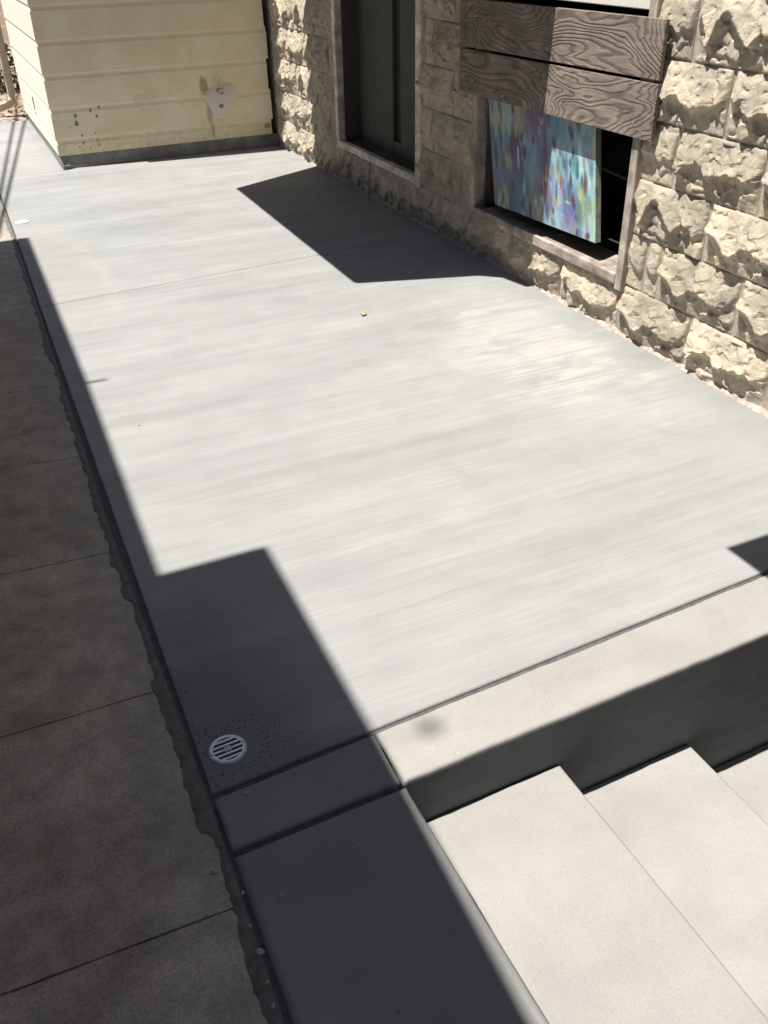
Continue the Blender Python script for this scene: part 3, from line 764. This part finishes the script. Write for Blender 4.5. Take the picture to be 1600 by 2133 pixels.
bush(-1.62, 9.4, .40, .16, 420, 'small green plant glimpsed between the downspout and the clapboard corner', 2)
bush(-2.3, 11.6, .7, .4, 900, 'taller yellow green bush farthest back at the top left corner', 3)

# ------------------------------------------------------------------ drains, leaf, pebbles, grit
def drain(cx, cy, r, label):
    t = thing('floor_drain', label, 'drain', (cx, cy, 0))
    def ring(r0, r1, z0, z1, N=56):
        b = B()
        for k in range(N):
            a = 6.2832 * k / N; c, s_ = math.cos(a), math.sin(a)
            for rr, z in ((r0, z0), (r0, z1), (r1, z1), (r1, z0)): b.V.append((cx + rr * c, cy + rr * s_, z))
        for k in range(N):
            q = k * 4; p = ((k + 1) % N) * 4
            for e in range(4): b.F.append((q + e, p + e, p + (e + 1) % 4, q + (e + 1) % 4))
        return b
    rel(ring(r * .965, r, .0, .0035).build('outer_ring', MAT_GRATE), t)
    gr = rel(ring(r * .80, r * .935, .0005, .0045).build('grate_rim', MAT_GRATE), t)
    N = 40
    hb = mesh('drain_bowl', [(cx + r * .964 * math.cos(6.2832 * k / N), cy + r * .964 * math.sin(6.2832 * k / N), .0008) for k in range(N)], [tuple(range(N))], MAT_HOLE if cy < 2 else MAT_WHITE); rel(hb, t)
    for k in range(5):
        d = (k - 2) * r * .305; hl = math.sqrt((r * .81) ** 2 - d * d); w = r * .062
        a = math.radians(3); b = B()
        for x0, x1 in ((-hl, hl),):
            q = [(x0, d - w), (x1, d - w), (x1, d + w), (x0, d + w)]
            b.prism([(cx + x * math.cos(a) - y * math.sin(a), cy + x * math.sin(a) + y * math.cos(a)) for x, y in q], .001, .0042)
        if k == 2:
            q = [(-r * .2, -r * .1), (-r * .16, -r * .125), (r * .16, -r * .125), (r * .2, -r * .1), (r * .2, r * .1), (r * .16, r * .125), (-r * .16, r * .125), (-r * .2, r * .1)]
            b.prism([(cx + x * math.cos(a) - y * math.sin(a), cy + x * math.sin(a) + y * math.cos(a)) for x, y in q], .0012, .0048)
        rel(b.build('bar', MAT_GRATE), t)
    for sx, sy in ((.87, .1), (-.87, -.1)):
        rel(B().tube([(cx + r * sx, cy + r * sy, .004), (cx + r * sx, cy + r * sy, .0055)], r * .035, 8).build('screw', MAT_SPOT), t)
    return t
dn = drain(-2.0845, .030, .0385, 'round slotted metal drain in the shaded corner beside the dark joint')
tc = bpy.data.curves.new('mark', 'FONT'); tc.body = 'CSNA'; tc.size = .0078; tc.extrude = .0002; tc.align_x = 'CENTER'; tc.align_y = 'CENTER'
to = bpy.data.objects.new('tmp_mark', tc); COL.objects.link(to)
dg = bpy.context.evaluated_depsgraph_get(); tme = bpy.data.meshes.new_from_object(to.evaluated_get(dg)); bpy.data.objects.remove(to)
tm = link('lettering', tme, MAT_SPOT); tme.materials.clear(); tme.materials.append(MAT_SPOT)
tm.location = (-2.0845, .030, .0050); tm.rotation_euler = (0, 0, math.radians(3)); bpy.context.view_layer.update()
mw_ = tm.matrix_world.copy(); tm.parent = dn; tm.matrix_parent_inverse = Matrix.Translation(-Vector(dn.location))
drain(-2.015, 4.368, .040, 'sunlit white drain cover far along the left edge of the patio')

lf = thing('fallen_leaf', 'small curled yellow leaf with a brown tip on the sunlit patio', 'leaf', (-.85, 2.129, 0))
V = []; F = []; nL = 8
for i in range(nL + 1):
    t = i / nL; w = .011 * math.sin(math.pi * min(1, t * .9 + .08)) ** .8
    for j in (-1, 0, 1):
        w *= .8
        V.append((-.866 + .030 * t + j * w * -.5, 2.120 + .019 * t + j * w, .003 + .007 * math.sin(t * 3.1) + abs(j) * .004 * (1 - t * .4)))
for i in range(nL):
    for j in range(2): q = i * 3 + j; F.append((q, q + 1, q + 4, q + 3))
rel(mesh('leaf_blade', V[6:], [f for f in [tuple(k - 6 for k in f) for f in F[4:]]], MAT_LEAF, None, True), lf)
rel(mesh('leaf_tip', V[:9], [f for f in F[:4]], MAT_LEAFD, None, True), lf)

def pebble_mesh(seed, flat=.6):
    V = []; F = []; a, b_ = 6, 8
    for i in range(a + 1):
        th = math.pi * i / a
        for k in range(b_):
            ph = 2 * math.pi * k / b_; p = Vector((math.sin(th) * math.cos(ph), math.sin(th) * math.sin(ph), math.cos(th)))
            V.append(tuple(p * (1 + .35 * noise.noise(p * 1.3 + Vector((seed, 0, 0))))))
    V = [(x, y * .8, z * flat) for x, y, z in V]
    for i in range(a):
        for k in range(b_): F.append((i * b_ + k, (i + 1) * b_ + k, (i + 1) * b_ + (k + 1) % b_, i * b_ + (k + 1) % b_))
    me = bpy.data.meshes.new('pebble'); me.from_pydata(V, [], F); me.materials.append(MAT_PEBBLE); return me
pm = [pebble_mesh(k) for k in range(4)]
peb = [(-2.098, -.334, .0038, 'pebble on the dark landing slab, nearest the second joint', None), (-1.940, -.286, .0030, 'tiny pebble in the middle of the shaded landing slab', None),
       (-2.163, -.417, .0080, 'flat pale stone chip standing in the dark joint near the bottom', None), (-2.156, -.300, .0042, None, 1), (-2.163, -.365, .0040, None, 1),
       (-2.168, -.47, .0038, None, 1), (-2.172, -.51, .0045, None, 1), (-1.944, 1.553, .0045, 'small white pebble on the sunlit patio near the shadow edge', None),
       (-1.995, -.60, .0035, 'tiny pale pebble at the bottom of the landing slab', None), (-2.190, -.235, .0050, 'pale crumb on the old walk beside the dark joint', None),
       (-2.083, -.095, .0045, 'dark crumb on the narrow shaded band near its left end', None)]
for i, (x, y, s_, lab, gp) in enumerate(peb):
    o = link('pebble', pm[i % 4]); o.location = (x, y, s_ * .5); o.scale = (s_,) * 3; o.rotation_euler = (0, 0, i * 1.3)
    tag(o, lab or 'pale crumb of stone lying in the dark joint along the landing', 'pebble', 'crumbs in the joint along the landing' if gp else None)
b = B(); rs = random.Random(3)
for k in range(620):
    if k < 420:
        a = rs.random() * 6.28; q = .045 + abs(rs.gauss(0, .035)); x = -2.085 + math.cos(a) * q * 1.3 + .012; y = .022 + math.sin(a) * q * .95
    else: x = XJ(0) + .004 + abs(rs.gauss(0, .02)); y = rs.uniform(-.04, .25)
    if x < XJ(y) + .014 or y < Y2(x) + .016 or math.hypot(x + 2.0845, y - .03) < .0395: continue
    s_ = rs.choice((.0006, .0008, .0011, .0016)); n = len(b.V)
    for t in range(5): b.V.append((x + s_ * math.cos(t * 1.2566) * rs.uniform(.6, 1.5), y + s_ * math.sin(t * 1.2566) * rs.uniform(.6, 1.2), .0006))
    b.V.append((x, y, .0006 + s_ * .7)); b.F += [(n + t, n + (t + 1) % 5, n + 5) for t in range(5)]
gt = b.build('grit', MAT_GRIT); gt['kind'] = 'stuff'; gt['label'] = 'black grit scattered round the near drain'

# ------------------------------------------------------------------ unseen things inferred from the shadows and shaped to throw them
nb = thing('neighbour_house', 'low dull grey house along the left side whose eave shades the old walk', 'house', (-5, -1, 0))
rel(B().box(-9, -3.30, -7, 4.08, -.05, 2.9).build('wall', MAT_NEIGH), nb)
def eave(poly, z0, z1, nm): return rel(B().prism(poly, z0, z1).build(nm, MAT_ROOFD), nb)
off = 3.0 / T; dy = .096 * 3.0 / T
E = lambda qx, qy: (qx - off, qy + dy)
eave([E(-2.071 - .002, .676), E(-2.042, 1.981), E(-2.016, 4.033), (-9, 4.033 + dy)][::1] + [(-9, .676 + dy)], 2.905, 3.0, 'eave')
eave([(-9, -3.2), (E(-1.92, 0)[0], -3.2), E(-1.793, -.10), E(-1.779, .684), (-9, .684 + dy)], 2.903, 2.999, 'porch_eave')
p0 = E(-2.06, 1.985); p1 = E(-1.969, 1.977)
rel(B().tube([(p0[0] - .1, p0[1], 2.99), (p1[0], p1[1], 2.99)], .008, 8).build('bracket_rod', MAT_CABLE), nb)
hb_ = 6.0; hx, hy = -1.681 - hb_ / T, -.096 + .096 * hb_ / T
b2 = B().tube([(hx, hy, 2.99), (hx, hy, hb_)], .0025, 6)
b2.tube([(hx, hy, hb_ - .022), (hx, hy, hb_ - .016), (hx, hy, hb_ - .008), (hx, hy, hb_), (hx, hy, hb_ + .008), (hx, hy, hb_ + .016), (hx, hy, hb_ + .022)], [.003, .014, .020, .022, .020, .014, .003], 14)
rel(b2.build('shadow_ball_on_mast', MAT_CABLE), nb)  # unseen mast and ball added to throw one soft round shadow

c1 = thing('wall_shadow_canopy', 'unseen flat canopy with corners cut to shape the shadow by the doorway', 'canopy', (0, 3.5, 1.65))
hz = 1.65; ox = hz / T; oy = .096 * hz / T
Q = [(-.677, 4.522), (-.0, 4.846)]
poly = [(-.677 - ox, 4.522 + oy), (-ox, 4.846 + oy), (-.27, 4.905), (0.002, 4.915), (.002, 2.02), (-.23, 2.055), (-.375, 2.096), (-.547, 2.150), (-.031 - ox, 2.109 + oy), (-.063 - ox, 2.268 + oy), (-.150 - ox, 2.345 + oy), (-.700 - ox, 2.514 + oy), (-.713 - ox, 2.535 + oy)]
rel(B().prism(poly[::-1], hz - .03, hz).build('shadow_canopy_panel', MAT_STUCCO), c1)  # panel outline traced back from the shadow it has to cast
c2 = thing('stair_shadow_canopy', 'unseen flat canopy added over the stairs to throw a square-cornered shadow', 'canopy', (0, -.5, 1.65))
rel(B().prism([(-.658 - ox, -3.2), (.002, -3.2), (.002, .127 + oy), (-.658 - ox, .127 + oy)], hz - .03, hz).build('shadow_canopy_panel', MAT_STUCCO), c2)  # unseen panel added for the shadow corner near the stairs

pole = thing('utility_pole', 'wooden utility pole behind the garden carrying two cables', 'pole', (-2.6, 13.6, 0))
rel(B().tube([(-3.2, 13.6, -.05), (-3.2, 13.6, 4.5)], [.13, .11], 14).build('pole_shaft', MAT_POLE), pole)
rel(B().box(-3.3, -2.3, 13.56, 13.64, 3.95, 4.05).build('crossarm', MAT_POLE), pole)
def cable(q1, q2, hfar, yfar, label):
    # both cables leave the corner of the neighbour's eave; their ground shadows run through q1 and q2
    hn = 2.93; P = Vector((q2[0] - hn / T, q2[1] + .096 * hn / T, hn))
    # extend the ground line to the far support
    s_ = (q1[0] - q2[0]) / (q1[1] - q2[1]); yq = yfar - .096 * hfar / T; xq = q2[0] + s_ * (yq - q2[1])
    Fp = Vector((xq - hfar / T, yfar, hfar))
    tag(B().tube([P, Fp], .013, 8).build('cable', MAT_CABLE), label, 'cable', 'overhead cables')
cable((-1.702, 7.805), (-2.205, 4.10), 4.06, 13.6, 'black overhead cable from the eave, the left one at the pole')
cable((-1.618, 7.756), (-2.176, 4.10), 4.06, 13.6, 'black overhead cable from the eave, the right one at the pole')
